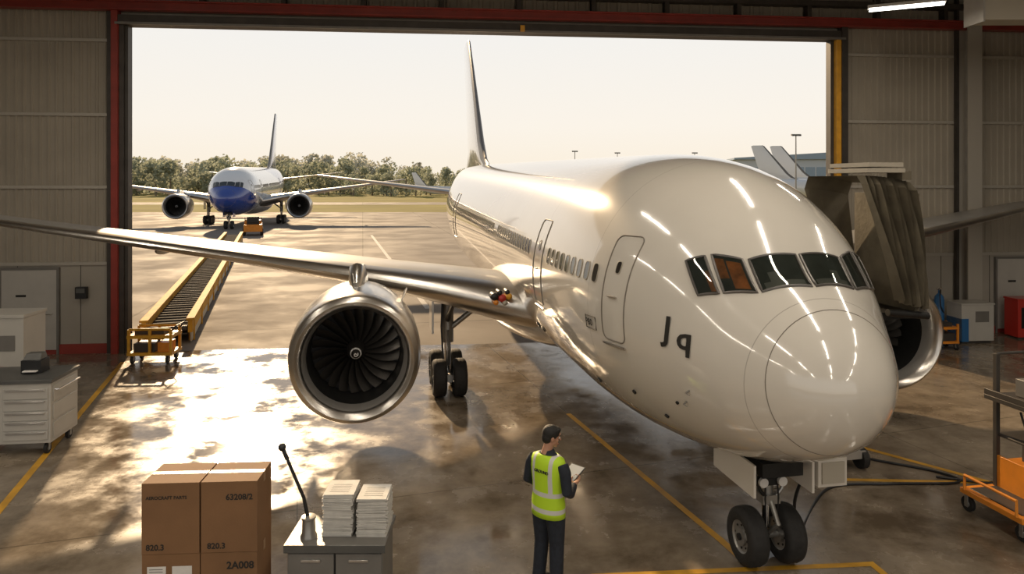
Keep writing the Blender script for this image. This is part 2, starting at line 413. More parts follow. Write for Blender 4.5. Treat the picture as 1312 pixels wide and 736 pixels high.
        mb=MB()
        airfoil_loft(mb,[(side*.3,27.2,3.95,3.0,.1),(side*1.2,27.5,4.05,2.7,.1),(side*7.4,30.4,4.85,1.2,.09),(side*7.5,30.6,4.87,.8,.07)])
        mb.build('tailplane',E,50)
        mb=MB(); ex,ey,ez=side*4.84,5.4,1.66; K=1.03
        prof=[(.715,.95),(.72,.6),(.745,.32),(.80,.12),(.85,.03),(.90,0),(.95,.03),(.99,.12),(1.015,.3),(1.035,.7),(1.03,1.3),(.96,2.1),(.84,2.75),(.80,2.8),(.78,2.6)]
        prof=[(a*K,h_) for a,h_ in prof]
        mats=[M_dark,M_dark,M_nac,M_alu,M_alu,M_alu,M_alu,M_alu]+[M_nac]*6
        mb.lathe(prof,(ex,ey,ez),(0,1,0),mats,64)
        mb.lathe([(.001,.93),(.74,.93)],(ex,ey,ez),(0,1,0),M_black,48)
        mb.lathe([(.55,2.2),(.52,2.9),(.40,3.5),(.36,3.45)],(ex,ey,ez),(0,1,0),M_dark,32)
        mb.lathe([(.34,3.0),(.25,3.5),(.02,4.0)],(ex,ey,ez),(0,1,0),M_strut,32)
        mb.lathe([(.79,2.6),(.5,2.55)],(ex,ey,ez),(0,1,0),M_dark,32)
        mb.lathe([(.006,.42),(.05,.46),(.10,.56),(.15,.70),(.17,.84),(.17,.92)],(ex,ey,ez),(0,1,0),M_fan,32)
        mb.lathe([(.075,.494),(.092,.53),(.088,.54)],(ex,ey-.004,ez),(0,1,0),M_label,32)
        sw=[]
        for k in range(30):
            t=k/29*2*math.pi*1.1; r=.008+.032*k/29
            sw.append((ex+r*math.cos(t),ey+.42+r*.8-.008,ez+r*math.sin(t)))
        mb.tube(sw,.007,M_label,6)
        nb=22
        for k in range(nb):
            t0=2*math.pi*k/nb; g=8; vs=[];fs=[]
            for i in range(g+1):
                r=.15+(.72-.15)*i/g; tw=rad(28+34*i/g); ch=.15+.05*math.sin(math.pi*i/g)*1.2
                sweep=.12*(i/g)**2
                for e in (-1,0,1):
                    dy=e*ch/2*math.cos(tw); da=(e*ch/2*math.sin(tw))/r
                    th=t0+da+sweep
                    vs.append((ex+r*math.cos(th),ey+.8+dy+(-.012 if e==0 else 0),ez+r*math.sin(th)))
            for i in range(g):
                for e in (0,1): fs.append((i*3+e,i*3+e+1,i*3+e+4,i*3+e+3))
            mb.add(vs,fs,M_fan)
        pr=[]
        for (y,z0,z1,w) in ((6.0,2.6,2.74,.03),(6.4,2.55,2.88,.12),(7.2,2.5,2.98,.17),(8.2,2.3,2.86,.17),(9.6,2.2,2.75,.13),(10.6,2.35,2.55,.03)):
            pr.append([(ex-w,y,z0),(ex+w,y,z0),(ex+w,y,(z0+z1)/2),(ex+w*.6,y,z1),(ex-w*.6,y,z1),(ex-w,y,(z0+z1)/2)])
        mb.loft(pr,M_nac)
        mb.tube([(ex,6.1,2.66),(ex,6.3,2.84),(ex,6.6,2.94)],[.05,.11,.14],M_alu,12)
        mb.loft([[(ex-side*.72,6.1,ez+.78),(ex-side*.74,6.1,ez+.76),(ex-side*.73,6.1,ez+.74)],[(ex-side*.86,6.9,ez+.92),(ex-side*.88,6.9,ez+.90),(ex-side*.72,6.9,ez+.74)]],M_nac)
        mb.build('engine',E,45)
        mb=MB(); gx,gy=side*3.02,8.8; r=.39
        for dy in (0,.85):
            wheel(mb,(gx-.21,gy+dy,r),r,.28); wheel(mb,(gx+.21,gy+dy,r),r,.28)
            mb.cyl((gx-.34,gy+dy,r),(gx+.34,gy+dy,r),.055,M_strut)
        mb.tube([(gx,gy-.1,r),(gx,gy+.95,r)],.085,M_strut,14)
        mb.cyl((gx,gy+.42,r),(gx,gy+.42,1.15),.075,M_chrome); mb.cyl((gx,gy+.42,1.05),(gx,gy+.42,2.4),.13,M_strut)
        mb.tube([(gx,gy+.25,.6),(gx,gy+.05,.95),(gx,gy+.3,1.3)],.04,M_strut,8)
        mb.cyl((gx,gy+.4,1.3),(gx-side*1.0,gy+.3,2.1),.06,M_strut); mb.cyl((gx,gy+.4,1.5),(gx,gy-1.0,2.2),.055,M_dark)
        mb.tube([(gx+side*.1,gy+.3,.6),(gx+side*.14,gy+.3,1.4),(gx+side*.1,gy+.35,2.3)],.02,M_black,6)
        mb.box((gx+side*.34,gy+.45,1.75),(.04,.8,.9),M_nac)
        mb.build('main_landing_gear',E,40)
    mb=MB()
    airfoil_loft(mb,[(0,22.3,5.1,8.3,.03),(0,23.6,5.5,6.3,.06),(0,24.6,6.3,5.2,.075),(0,29.0,11.55,2.4,.07),(0,29.3,11.68,1.7,.05)],True,M_frame,body)
    mb.build('vertical_fin',E,50)
    mb=MB(); gy=1.68; r=.33
    for sx_ in (-1,1): wheel(mb,(sx_*.235,gy,r),r,.24)
    mb.cyl((-.3,gy,r),(.3,gy,r),.045,M_strut)
    mb.cyl((0,gy,r),(0,gy,.85),.05,M_chrome); mb.cyl((0,gy,.74),(0,gy+.03,1.6),.085,M_strut)
    mb.box((0,gy-.02,.78),(.22,.2,.1),M_strut); mb.box((0,gy-.05,.98),(.34,.1,.08),M_dark)
    mb.tube([(0,gy-.08,.4),(0,gy-.25,.56),(0,gy-.1,.76)],.03,M_strut,8)
    mb.cyl((-.12,gy-.12,1.0),(-.12,gy-.16,1.0),.055,M_label,n=16); mb.cyl((.12,gy-.12,1.0),(.12,gy-.16,1.0),.055,M_label,n=16)
    mb.cyl((0,gy+.02,1.0),(0,gy+.7,1.3),.04,M_strut)
    for q in (-.06,.06): mb.tube([(q,gy-.09,.45),(q*1.4,gy-.12,.8),(q,gy-.09,1.3)],.012,M_black,6)
    mb.cyl((-.16,gy,.9),(.16,gy,.9),.05,M_alu,n=14)
    mb.tube([(-.2,gy-.05,1.15),(-.14,gy-.1,.9),(-.05,gy-.1,.8)],.02,M_dark,8); mb.tube([(.2,gy-.05,1.15),(.14,gy-.1,.9),(.05,gy-.1,.8)],.02,M_strut,8)
    mb.box((0,gy+.1,1.22),(.5,.9,.16),M_dark)
    for sx_ in (-1,1):
        mb.box((sx_*.36,gy+.1,1.12),(.03,.95,.36),body)
        mb.tube([(sx_*.36,gy+.1,1.15),(0,gy,1.05)],.02,M_strut,8)
    mb.build('nose_landing_gear',E,40)
    if full:
        mb=MB()
        mb.bx(.42,.78,1.3,1.7,1.0,1.32,body); mb.bx(.46,.74,1.28,1.3,1.04,1.28,M_cap)
        p=Vector((-2.18,7.22,2.28))
        for (dx,dz,rr,mm) in ((0,0,.075,M_redb),(-.15,.03,.07,M_black),(.13,.03,.06,M_yel),(-.05,.1,.05,M_black),(.05,-.09,.05,M_cap),(-.12,-.08,.05,M_orange),(.1,.11,.045,M_black)):
            mb.cyl(p+Vector((dx,.2,dz)),p+Vector((dx,-.04,dz)),rr,mm,n=16)
            mb.lathe([(rr,-.04),(rr*.6,-.065),(.002,-.075)],p+Vector((dx,0,dz)),(0,1,0),mm,14)
        mb.build('landing_light_cluster',E,40)
    return E

AX=math.atan(.19)
A1=aircraft('airliner',TR(3.30,6.6,0,AX),M_body)
A2=aircraft('airliner',TR(-27,66,0,rad(11.6),1.25),M_blue2,False)
def clone(E,name,M):
    e=empty(name,M)
    for c in E.children:
        o=bpy.data.objects.new(c.name.split('.')[0],c.data); COL.objects.link(o); o.parent=e
    return e
A3=aircraft('airliner',TR(76.5,128,0,rad(78),1.0),M_white,False)
clone(A3,'airliner',TR(92,152,0,rad(80),1.1))
clone(A3,'airliner',TR(-11,222,0,rad(82),.68))

# ------------------------------------------------------------------ hangar
WT=math.atan(.101)
WM=TR(0,19.54,0,WT)
def wx(X): return X/math.cos(WT)
xl,xr=wx(-10.1),wx(9.26); XL,XR=wx(-19),wx(19); TOP=8.6; CE=11.2
def corr(mb,x0,x1,z0,z1,y,mat,pitch=.3,d=.035):
    x=x0; prof=[]
    while x<x1:
        for (a,h) in ((0,0),(.55,0),(.66,1),(.89,1)):
            xx=x+a*pitch
            if xx<x1: prof.append((xx,y-h*d))
        x+=pitch
    prof.append((x1,y))
    vs=[(a,h,z0) for a,h in prof]+[(a,h,z1) for a,h in prof]; n=len(prof)
    mb.add(vs,[(i,i+1,n+i+1,n+i) for i in range(n-1)],mat)
mb=MB(WM)
for (a,b_) in ((XL,xl-.25),(xr+.35,XR)):
    corr(mb,a,b_,2.35,CE,0,M_wall,.2,.03)
    mb.bx(a,b_,.01,.15,0,CE,M_wall2)
    mb.bx(a,b_,-.02,.01,0.25,2.35,M_wall2)
    for z in (2.35,4.35,6.25,8.2): mb.bx(a,b_,-.07,.0,z-.04,z+.04,M_girt)
    x=a
    while x<b_-.5:
        mb.bx(x,x+.012,-.03,-.018,.25,2.3,M_dsteel); x+=1.55
corr(mb,xl-.25,xr+.35,9.1,CE,0,M_wall); mb.bx(xl-.25,xr+.35,.01,.15,8.85,CE,M_wall2)
mb.build('wall_back',None,30)
mb=MB(WM)
mb.bx(XL,xl-.3,-.08,.0,0,.25,M_red); mb.build('baseboard_left',None,30)
mb=MB(WM)
mb.bx(xr+.35,XR,-.08,.0,0,.2,M_red); mb.build('baseboard_right',None,30)
mb=MB(WM)
mb.bx(XL,XR,-.34,-.08,8.96,9.0,M_red); mb.bx(XL,XR,-.34,-.08,9.17,9.21,M_red); mb.bx(XL,XR,-.27,-.23,9.0,9.18,M_red)
mb.bx(xl-.25,xr+.35,-.2,.15,8.6,8.86,M_dsteel); mb.bx(xl-.25,xr+.35,-.26,.2,8.6,8.66,M_cabm)
x=XL+.3
while x<XR:
    mb.bx(x,x+.12,-.25,0,9.2,CE,M_dsteel); x+=2.1
mb.bx(XL,XR,-.3,0,9.55,9.7,M_dsteel)
mb.bx(.2,.32,-.34,-.26,8.62,8.78,M_yel)
mb.build('trim_door_header',None,30)
mb=MB(WM)
mb.bx(xl-.36,xl-.2,-.22,.12,0,9.0,M_red); mb.bx(xl-.2,xl-.08,-.12,.15,0,8.7,M_dsteel); mb.bx(xl-.08,xl,-.05,.2,0,8.65,M_dsteel); mb.bx(xl-.5,xl-.36,-.12,.0,0,9.0,M_dsteel)
mb.build('trim_door_jamb_left',None,30)
mb=MB(WM)
mb.bx(xr,xr+.1,-.05,.2,0,8.65,M_dsteel); mb.bx(xr+.1,xr+.24,-.2,.12,0,8.6,M_yel); mb.bx(xr+.24,xr+.42,-.25,.1,0,9.0,M_dsteel)
mb.build('trim_door_jamb_right',None,30)
def persdoor(name,x0,x1):
    mb=MB(WM)
    mb.bx(x0,x1,-.09,-.03,.12,2.2,M_cab); 
    for (a,b_,c,d) in ((x0-.06,x0,0,2.26),(x1,x1+.06,0,2.26),(x0,x1,2.2,2.26)): mb.bx(a,b_,-.11,-.03,c,d,M_cabm)
    mb.cyl((x1-.1,-.09,1.05),(x1-.1,-.16,1.05),.02,M_chrome); mb.cyl((x1-.1,-.16,1.05),(x1-.25,-.16,1.05),.015,M_chrome)
    mb.bx(x0+.35,x0+.6,-.095,-.088,1.5,1.56,M_ink)
    mb.build(name,None,30)
persdoor('door_1',xl-3.1,xl-1.75); persdoor('door_2',xr+5.2,xr+6.2)
mb=MB(WM); mb.bx(xl-1.25,xl-.98,-.2,-.08,1.45,1.75,M_black); mb.bx(xl-1.22,xl-1.01,-.21,-.2,1.6,1.72,M_cabd); mb.build('electrical_box',None,30)
def column(x,name='steel_column'):
    mb=MB(WM)
    mb.bx(x-.22,x+.22,-.5,-.46,0,CE,M_girt); mb.bx(x-.22,x+.22,-.14,-.1,0,CE,M_girt); mb.bx(x-.03,x+.03,-.48,-.1,0,CE,M_steel)
    mb.bx(x-.34,x-.26,-.2,-.08,0,CE,M_dsteel); mb.bx(x-.3,x+.3,-.56,-.05,0,.04,M_dsteel)
    mb.build(name,None,30)
column(wx(13.4)); column(wx(-16.5))
mb=MB(); mb.bx(-19,19,-14,21.3,CE,CE+.1,M_ceil); mb.build('ceiling',None,30)
for nm,x in (('wall_left',-19.05),('wall_right',19.05)):
    mb=MB(Matrix.Translation((x,0,0))@Matrix.Rotation(rad(90 if x<0 else -90),4,'Z'))
    s0,s1=(-14,17.5) if x<0 else (-21.4,14)
    corr(mb,s0,s1,0,CE,0,M_wall); mb.bx(s0,s1,.01,.12,0,CE,M_wall2)
    for z in (2.35,4.35,6.25,8.2): mb.bx(s0,s1,-.07,0,z-.04,z+.04,M_girt)
    mb.build(nm,None,30)
for y in (-10,-5,0,5,10,15):
    mb=MB()
    mb.bx(-18.9,18.9,y-.08,y+.08,10.9,11.1,M_steel); mb.bx(-18.9,18.9,y-.08,y+.08,9.9,10.05,M_steel)
    x=-18.9; k=0
    while x<17.5:
        mb.cyl((x,y,10.0 if k%2 else 10.95),(x+1.5,y,10.95 if k%2 else 10.0),.05,M_steel,n=8); x+=1.5; k+=1
    mb.build('roof_truss',None,30)
mb=MB(); mb.bx(10.95,18.9,16.3,16.9,8.25,8.85,M_cap); mb.bx(10.9,10.95,16.25,16.95,8.2,8.9,M_steel)
for x in (12,14,16,18): mb.cyl((x,16.6,8.85),(x,16.6,CE),.02,M_dsteel,n=6)
mb.build('ventilation_duct',None,30)
def lamp(x,y,z,rz,ln,pw):
    Mx=TR(x,y,z,rz)
    mb=MB(Mx); mb.bx(-ln/2,ln/2,-.12,.12,.05,.12,M_steel); mb.bx(-ln/2+.03,ln/2-.03,-.09,.09,.0,.05,M_tube)
    for q in (-ln*.4,ln*.4): mb.cyl((q,0,.12),(q,0,CE-z),.01,M_dsteel,n=6)
    o=mb.build('ceiling_and_fill_light',None,30)
    ld=bpy.data.lights.new('ceiling_and_fill_lamp','AREA'); ld.shape='RECTANGLE'; ld.size=ln; ld.size_y=.2; ld.energy=pw; ld.color=(1,.88,.72)
    lo=bpy.data.objects.new('lamp',ld); COL.objects.link(lo); lo.parent=o; lo.matrix_world=Mx@Matrix.Translation((0,0,-.02))
for y in (-8,-3,2,6.5,11):
    for x in (-10,-2.5,4.5,11):
        lamp(x,y,9.4,rad(90),3.2,88)  # rows out of view, added for fill and skylight-like streaks on the nose
lamp(9.2,16.4,8.55,rad(-25),1.6,40)

# ground
wl=lambda X:19.54+.101*X
mb=MB(); mb.add([(-19,-14,0),(19,-14,0),(19,wl(19),0),(-19,wl(-19),0)],[(0,1,2,3)],M_floor); mb.build('floor',None,smooth=False)
mb=MB(); mb.add([(-400,wl(-19),-.0),(-19,wl(-19),0),(19,wl(19),0),(400,wl(19),0),(400,108,0),(-400,108,0)],[(0,1,2,3,4,5)],M_apron)
mb.add([(-400,-14,0),(-19.2,-14,0),(-19.2,wl(-19),0),(-400,wl(-19),0)],[(0,1,2,3)],M_apron)
mb.add([(400,-14,0),(19.2,-14,0),(19.2,wl(19),0),(400,wl(19),0)],[(0,1,2,3)],M_apron)
mb.add([(-400,-80,0),(400,-80,0),(400,-14,0),(-400,-14,0)],[(0,1,2,3)],M_apron)
mb.add([(-400,146,0),(400,146,0),(400,164,0),(-400,164,0)],[(0,1,2,3)],M_apron)
mb.build('apron_ground',None,smooth=False)
mb=MB(); mb.add([(-400,108,0),(400,108,0),(400,146,0),(-400,146,0)],[(0,1,2,3)],M_grass)
mb.add([(-900,164,0),(900,164,0),(900,1500,0),(-900,1500,0)],[(0,1,2,3)],M_grass); mb.build('grass_ground',None,smooth=False)
def strip(mb,pts,w,mat,z=.004):
    pts=[Vector((x,y,0)) for x,y in pts]
    for a,b_ in zip(pts,pts[1:]):
        d=(b_-a).normalized(); n=Vector((-d.y,d.x,0))*w/2; e=d*w/2
        mb.add([a-n-e+Vector((0,0,z)),b_-n+e+Vector((0,0,z)),b_+n+e+Vector((0,0,z)),a+n-e+Vector((0,0,z))],[(0,1,2,3)],mat); z+=.0007
mb=MB()
strip(mb,[(-6.0,6.7),(-9.65,17.4)],.11,M_yline)
strip(mb,[(1.1,13.5),(2.6,8.75),(2.75,8.2)],.1,M_yline)
strip(mb,[(5.2,12.6),(8.2,9.2)],.1,M_yline)
strip(mb,[(4.7,10.55),(9.5,10.3)],.09,M_yline)
strip(mb,[(.95,7.95),(4.2,8.2),(4.35,7.2)],.09,M_yline)
strip(mb,[(-11.5,26),(-24,62)],.2,M_wline); strip(mb,[(-3,25),(-12,60)],.2,M_wline); 
mb.build('floor_markings',None,smooth=False)

# ------------------------------------------------------------------ landscape
rt=random.Random(3)
mb=MB()
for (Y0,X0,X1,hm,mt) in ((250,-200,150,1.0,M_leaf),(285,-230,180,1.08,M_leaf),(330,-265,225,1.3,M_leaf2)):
    X=X0
    while X<X1:
        Y=Y0+rt.uniform(-12,18); H=rt.uniform(9.,13.8)*(1.1 if X<-60 else .86)*hm
        if rt.random()<.12: H*=.75
        mb.cyl((X,Y,0),(X,Y,H*.6),.28,M_bark,.15,n=6)
        cl=[]
        for q in range(10):
            t=rt.uniform(.15,.86); w_=3.2*(1-abs(t-.45)*1.2)*H/12
            cl.append((X+rt.uniform(-w_,w_),Y+rt.uniform(-2,2),H*t,rt.uniform(1.4,2.4)*H/12))
        vs=[];fs=[]
        for (cx,cy,cz,cr_) in cl:
            for q in range(44):
                d=Vector((rt.gauss(0,1),rt.gauss(0,1),rt.gauss(0,1))).normalized()*cr_*rt.uniform(.5,1.05)
                c=Vector((cx,cy,cz))+d; c.z=max(c.z,.4)
                u=Vector((rt.gauss(0,1),rt.gauss(0,1),rt.gauss(0,1))).normalized(); v=u.orthogonal().normalized(); sz=rt.uniform(.25,.55)*H/12
                o=len(vs); vs+=[c-u*sz-v*sz*.6,c+u*sz-v*sz*.6,c+u*sz*.6+v*sz,c-u*sz*.6+v*sz]; fs.append((o,o+1,o+2,o+3))
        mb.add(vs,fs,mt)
        X+=rt.uniform(2.6,5.0)
mb.build('tree_line',None,180,smooth=False,recalc=False)
mb=MB(TR(82,215,0,rad(-8)))
mb.bx(-14,30,-8,8,0,11.5,M_tconc); 
for i in range(14): mb.bx(-13.2+i*3.1,-10.6+i*3.1,-8.1,-7.9,1.2,4.2,M_tglass); mb.bx(-13.2+i*3.1,-10.6+i*3.1,-8.1,-7.9,5.6,9.2,M_tglass)
mb.loft([[(-15,-9,11.5),(31,-9,11.5),(31,9,11.5),(-15,9,11.5)],[(-15,-9,12),(31,-9,14.5),(31,9,14.5),(-15,9,12)]],M_tglass)
mb.build('terminal_building',None,30)
for (x,y,h) in ((48.5,120,12.6),(17,190,13),(30,200,13),(52,200,13)):
    mb=MB(); mb.cyl((x,y,0),(x,y,h),.16,M_steel,.09,n=10); mb.bx(x-.8,x+.8,y-.2,y+.2,h,h+.25,M_steel)
    for q in (-.55,0,.55): mb.bx(x+q-.2,x+q+.2,y-.45,y-.15,h-.1,h+.15,M_cabd)
    mb.build('apron_light_mast',None,30)

# ------------------------------------------------------------------ conveyor
CM=TR(-9.5,19.35,0,math.atan2(.325,.946)); mb=MB(CM); LN=37
mb.bx(-.5,.5,.1,LN,.40,.44,M_belt)
y=.2
while y<LN: mb.bx(-.5,.5,y,y+.10,.44,.48,M_slat); y+=.45
for sx_ in (-1,1):
    mb.bx(sx_*.58-.06,sx_*.58+.06,0,LN,.30,.64,M_yelm); mb.bx(sx_*.58-.11,sx_*.58+.11,0,LN,.64,.70,M_yelm)
    mb.bx(sx_*.60-.02,sx_*.60+.02,0,LN,.05,.30,M_cap)
    y=.4
    while y<LN: mb.bx(sx_*.58-.08,sx_*.58+.08,y,y+.12,0,.64,M_yelm); y+=2.4
mb.cyl((-.5,.1,.4),(.5,.1,.4),.08,M_dsteel); mb.bx(-.5,.5,.0,LN,.25,.29,M_dsteel)
mb.build('baggage_conveyor',None,30,.008)
def caster(mb,x,y,r=.09,h=.16,m=M_orange):
    mb.cyl((x-.025,y,r),(x+.025,y,r),r,M_rubber,n=20); mb.cyl((x-.03,y,r),(x+.03,y,r),r*.45,M_strut,n=12)
    for q in (-.035,.035): mb.box((x+q,y,r+.04),(.008,.06,h-.04),M_strut)
    mb.box((x,y,h+.02),(.09,.09,.012),M_strut)
mb=MB(TR(-8.95,17.6,0,rad(4)))
for (x,y) in ((-.42,-.26),(.42,-.26),(-.42,.26),(.42,.26)): caster(mb,x,y,.1,.17)
mb.bx(-.54,.54,-.32,.32,.2,.27,M_yel); mb.bx(-.54,.54,-.32,.32,.62,.70,M_yel)
for (x,y) in ((-.5,-.28),(.5,-.28),(-.5,.28),(.5,.28),(0,-.28),(0,.28)): mb.bx(x-.03,x+.03,y-.03,y+.03,.2,.84,M_yel)
mb.tube([(-.5,-.28,.84),(.5,-.28,.84)],.03,M_yel); mb.tube([(-.5,.28,.84),(.5,.28,.84)],.03,M_yel)
mb.bx(-.42,.1,-.22,.22,.27,.48,M_dsteel); mb.bx(.16,.42,-.22,.22,.27,.5,M_orange); mb.bx(-.4,.3,-.2,.18,.70,.80,M_dsteel)
mb.tube([(.5,-.26,.78),(.62,-.26,.92),(.62,.26,.92),(.5,.26,.78)],.02,M_dsteel)
mb.build('equipment_cart',None,30,.006)

# ------------------------------------------------------------------ tool cabinet etc
mb=MB(TR(-8.35,11.85,0,rad(7)))
w,d=.75,.45
mb.bx(-w,w,-d,d,.2,1.18,M_cab); mb.bx(-w-.03,w+.03,-d-.03,d+.03,1.18,1.24,M_cabd)
for cx in (-.375,.375):
    z=.26
    for hgt in (.16,.16,.16,.19,.19):
        mb.bx(cx-.34,cx+.34,-d-.02,-d,z,z+hgt-.02,M_cab); mb.bx(cx-.3,cx+.3,-d-.045,-d-.02,z+hgt-.055,z+hgt-.03,M_alu); z+=hgt
for i in range(3): mb.bx(w,w+.015,-.38,.38,.26+i*.3,.52+i*.3,M_cab)
for (x,y) in ((-w+.1,-d+.1),(w-.1,-d+.1),(-w+.1,d-.1),(w-.1,d-.1)): caster(mb,x,y,.085,.17)
mb.tube([(w,-.35,1.05),(w+.08,-.35,1.05),(w+.08,.35,1.05),(w,.35,1.05)],.015,M_chrome,8)
mb.build('tool_cabinet',None,30,.006)
mb=MB(TR(-8.12,11.95,1.24,rad(7)))
mb.bx(-.16,.16,-.12,.16,0,.22,M_black); mb.loft([[(-.14,-.1,.22),(.14,-.1,.22),(.14,.14,.22),(-.14,.14,.22)],[(-.12,-.02,.32),(.12,-.02,.32),(.12,.12,.32),(-.12,.12,.32)]],M_cabd)
mb.bx(-.1,.12,-.2,-.12,.04,.06,M_label); mb.build('label_printer',None,30,.006)
mb=MB(TR(-10.25,13.9,0,rad(5)))
mb.bx(-.8,.75,-.35,.4,.1,1.84,M_cab); mb.bx(-.82,.77,-.37,.42,1.84,1.9,M_cab); mb.bx(.1,.6,-.365,-.35,1.2,1.5,M_cabm); mb.bx(-.7,.0,-.365,-.35,.3,1.7,M_wall2); mb.bx(-.7,.65,-.3,.35,0,.1,M_dsteel)
mb.bx(.2,.4,-.37,-.365,.6,.9,M_redb)
mb.build('test_equipment_cabinet',None,30,.01)

# ------------------------------------------------------------------ cardboard boxes
def carton(mb,x0,x1,y0,y1,z0,z1,texts,lab=False):
    mb.bx(x0,x1,y0,y1,z0,z1,M_card); ym=(y0+y1)/2
    mb.bx(x0+.004,x1-.004,ym-.004,ym+.004,z1,z1+.0015,M_ink)
    mb.bx(x0-.001,x1+.001,ym-.035,ym+.035,z1+.0015,z1+.003,M_tape)
    mb.bx(x1,x1+.0015,ym-.035,ym+.035,z1-.1,z1+.003,M_tape)
    f=y0-.003
    for (t,dx,dz,sz) in texts: addtext(mb,t,(x0+dx,f,z0+dz),(1,0,0),(0,0,1),sz,M_ink,.03)
    if lab:
        mb.bx(x0+.05,x0+.23,f,y0,z1-.22,z1-.12,M_label); mb.bx(x0+.29,x0+.48,f,y0,z1-.22,z1-.12,M_label)
        for q in range(3): mb.bx(x0+.07,x0+.20,f-.001,f,z1-.15-.025*q,z1-.145-.025*q,M_ink)
BXM=TR(-3.10,7.2,0,rad(3.5))
mb=MB(BXM)
for q in (-.5,0,.5): mb.bx(q-.06,q+.06,-.27,.30,.0,.1,M_wood)
for q in (-.24,-.08,.08,.24): mb.bx(-.57,.57,q-.05,q+.05,.1,.125,M_wood)
H=[.125,.79,1.49]
carton(mb,-.56,-.005,-.25,.25,H[0],H[1]-.004,[('AVIATION PARTS',.05,.3,.055)],True)
carton(mb,.005,.55,-.25,.25,H[0],H[1]-.004,[('2A008',.25,.5,.1)],False)
mb.build('pallet_of_cartons',None,30,.004)
for (x0,x1,ts) in ((-.562,-.008,[('AEROCRAFT PARTS',.04,.54,.045),('820.3',.04,.04,.08)]),(.008,.553,[('63208/2',.24,.52,.08),('820.3',.06,.04,.08)])):
    mb=MB(BXM); carton(mb,x0,x1,-.253,.245,H[1],H[2],ts); mb.build('cardboard_box',None,30,.005)

# ------------------------------------------------------------------ cabinet, papers, lever
mb=MB(TR(-1.82,7.52,0,rad(0)))
mb.bx(-.49,.49,-.29,.31,.06,.7,M_cabm); mb.bx(-.52,.52,-.33,.34,.7,.74,M_cabm); mb.bx(-.52,.52,-.335,-.33,.66,.74,M_cabd)
for cx in (-.245,.245):
    mb.bx(cx-.235,cx+.235,-.31,-.29,.09,.64,M_cabm); mb.bx(cx-.1,cx+.1,-.325,-.31,.56,.585,M_alu)
mb.bx(-.004,.004,-.315,-.29,.06,.66,M_black)
mb.bx(-.45,.45,-.25,.28,0,.06,M_cabd)
mb.build('steel_cabinet',None,30,.006)
for (x,n,h) in ((-1.83,40,.44),(-1.47,36,.40)):
    mb=MB()
    for i in range(n):
        z=.74+h*i/n; a=Matrix.Rotation(rad(random.uniform(-3,3)),3,'Z')
        mb.box((x+random.uniform(-.008,.008),7.55+random.uniform(-.01,.01),z+h/n/2),(.31,.37,h/n*.8),M_paper,a)
    for q in range(5): mb.bx(x-.1,x+.1,7.44+q*.045,7.445+q*.045,.74+h,.7405+h,M_ink)
    mb.build('paper_stack',None,30)
mb=MB()
bx_,by_=-2.13,7.36
mb.lathe([(.001,.74),(.085,.74),(.085,.76),(.07,.79),(.065,.93),(.075,.94),(.075,.96),(.03,.97),(.001,.97)],(bx_,by_,0),(0,0,1),M_strut,28)
mb.tube([(bx_,by_,.9),(bx_-.05,by_,1.15),(bx_-.27,by_+.02,1.64)],[.022,.018,.016],M_dark,12)
mb.tube([(bx_-.23,by_+.018,1.55),(bx_-.27,by_+.02,1.64)],.022,M_black,12)
mb.sph((bx_-.285,by_+.02,1.675),.042,M_black)
mb.build('hand_pump_lever',None,40)

# ------------------------------------------------------------------ boarding bridge canopy
BM=TR(3.30,6.6,0,AX); mb=MB(BM)
n=25; rings=[]
for i in range(n):
    t=i/(n-1); odd=i%2; e=.14 if odd else 0
    xt=2.22+.78*t; xb=2.74+.46*t+.02*math.sin(i*1.3)
    zt=4.56-.10*t**2; zb=2.78-.12*t+.03*math.sin(i*2.1)
    y0=2.95-e; y1=4.3
    row=[]
    for q in range(9):
        v=q/8; row.append((xb+(xt-xb)*v+.10*math.sin(math.pi*v)*t,y0-.05*math.sin(math.pi*v*1.0+i),zb+(zt-.12-zb)*v))
    row+=[(xt,y0+.1,zt),(xt,y1-.1,zt),(xt,y1,zt-.2),(xb,y1,zb)]
    rings.append(row)
mb.loft(rings,M_canvas,False,False)
for dz,xx in ((0,0),(.08,.03)):
    mb.bx(2.15+xx,2.75-xx,2.74,3.6,4.60+dz,4.66+dz,M_cap)
mb.bx(2.75,2.9,2.8,3.1,4.50,4.62,M_canvas)
mb.bx(2.3,3.2,3.0,4.3,2.5,2.6,M_dark)
mb.cyl((2.6,2.9,2.62),(3.25,2.9,2.55),.05,M_dark)
mb.bx(3.12,3.2,3.0,4.3,2.55,4.3,M_canvas)
mb.cyl((2.6,4.1,.25),(2.6,4.1,2.5),.14,M_steel); mb.cyl((2.6,4.1,.25),(2.6,4.1,1.4),.19,M_steel)
mb.bx(2.3,2.95,3.8,4.4,.18,.3,M_steel)
for (x,y) in ((2.32,3.9),(2.93,3.9),(2.32,4.3),(2.93,4.3)): mb.cyl((x-.05,y,.16),(x+.05,y,.16),.16,M_rubber)
mb.build('boarding_bridge_canopy',None,25)

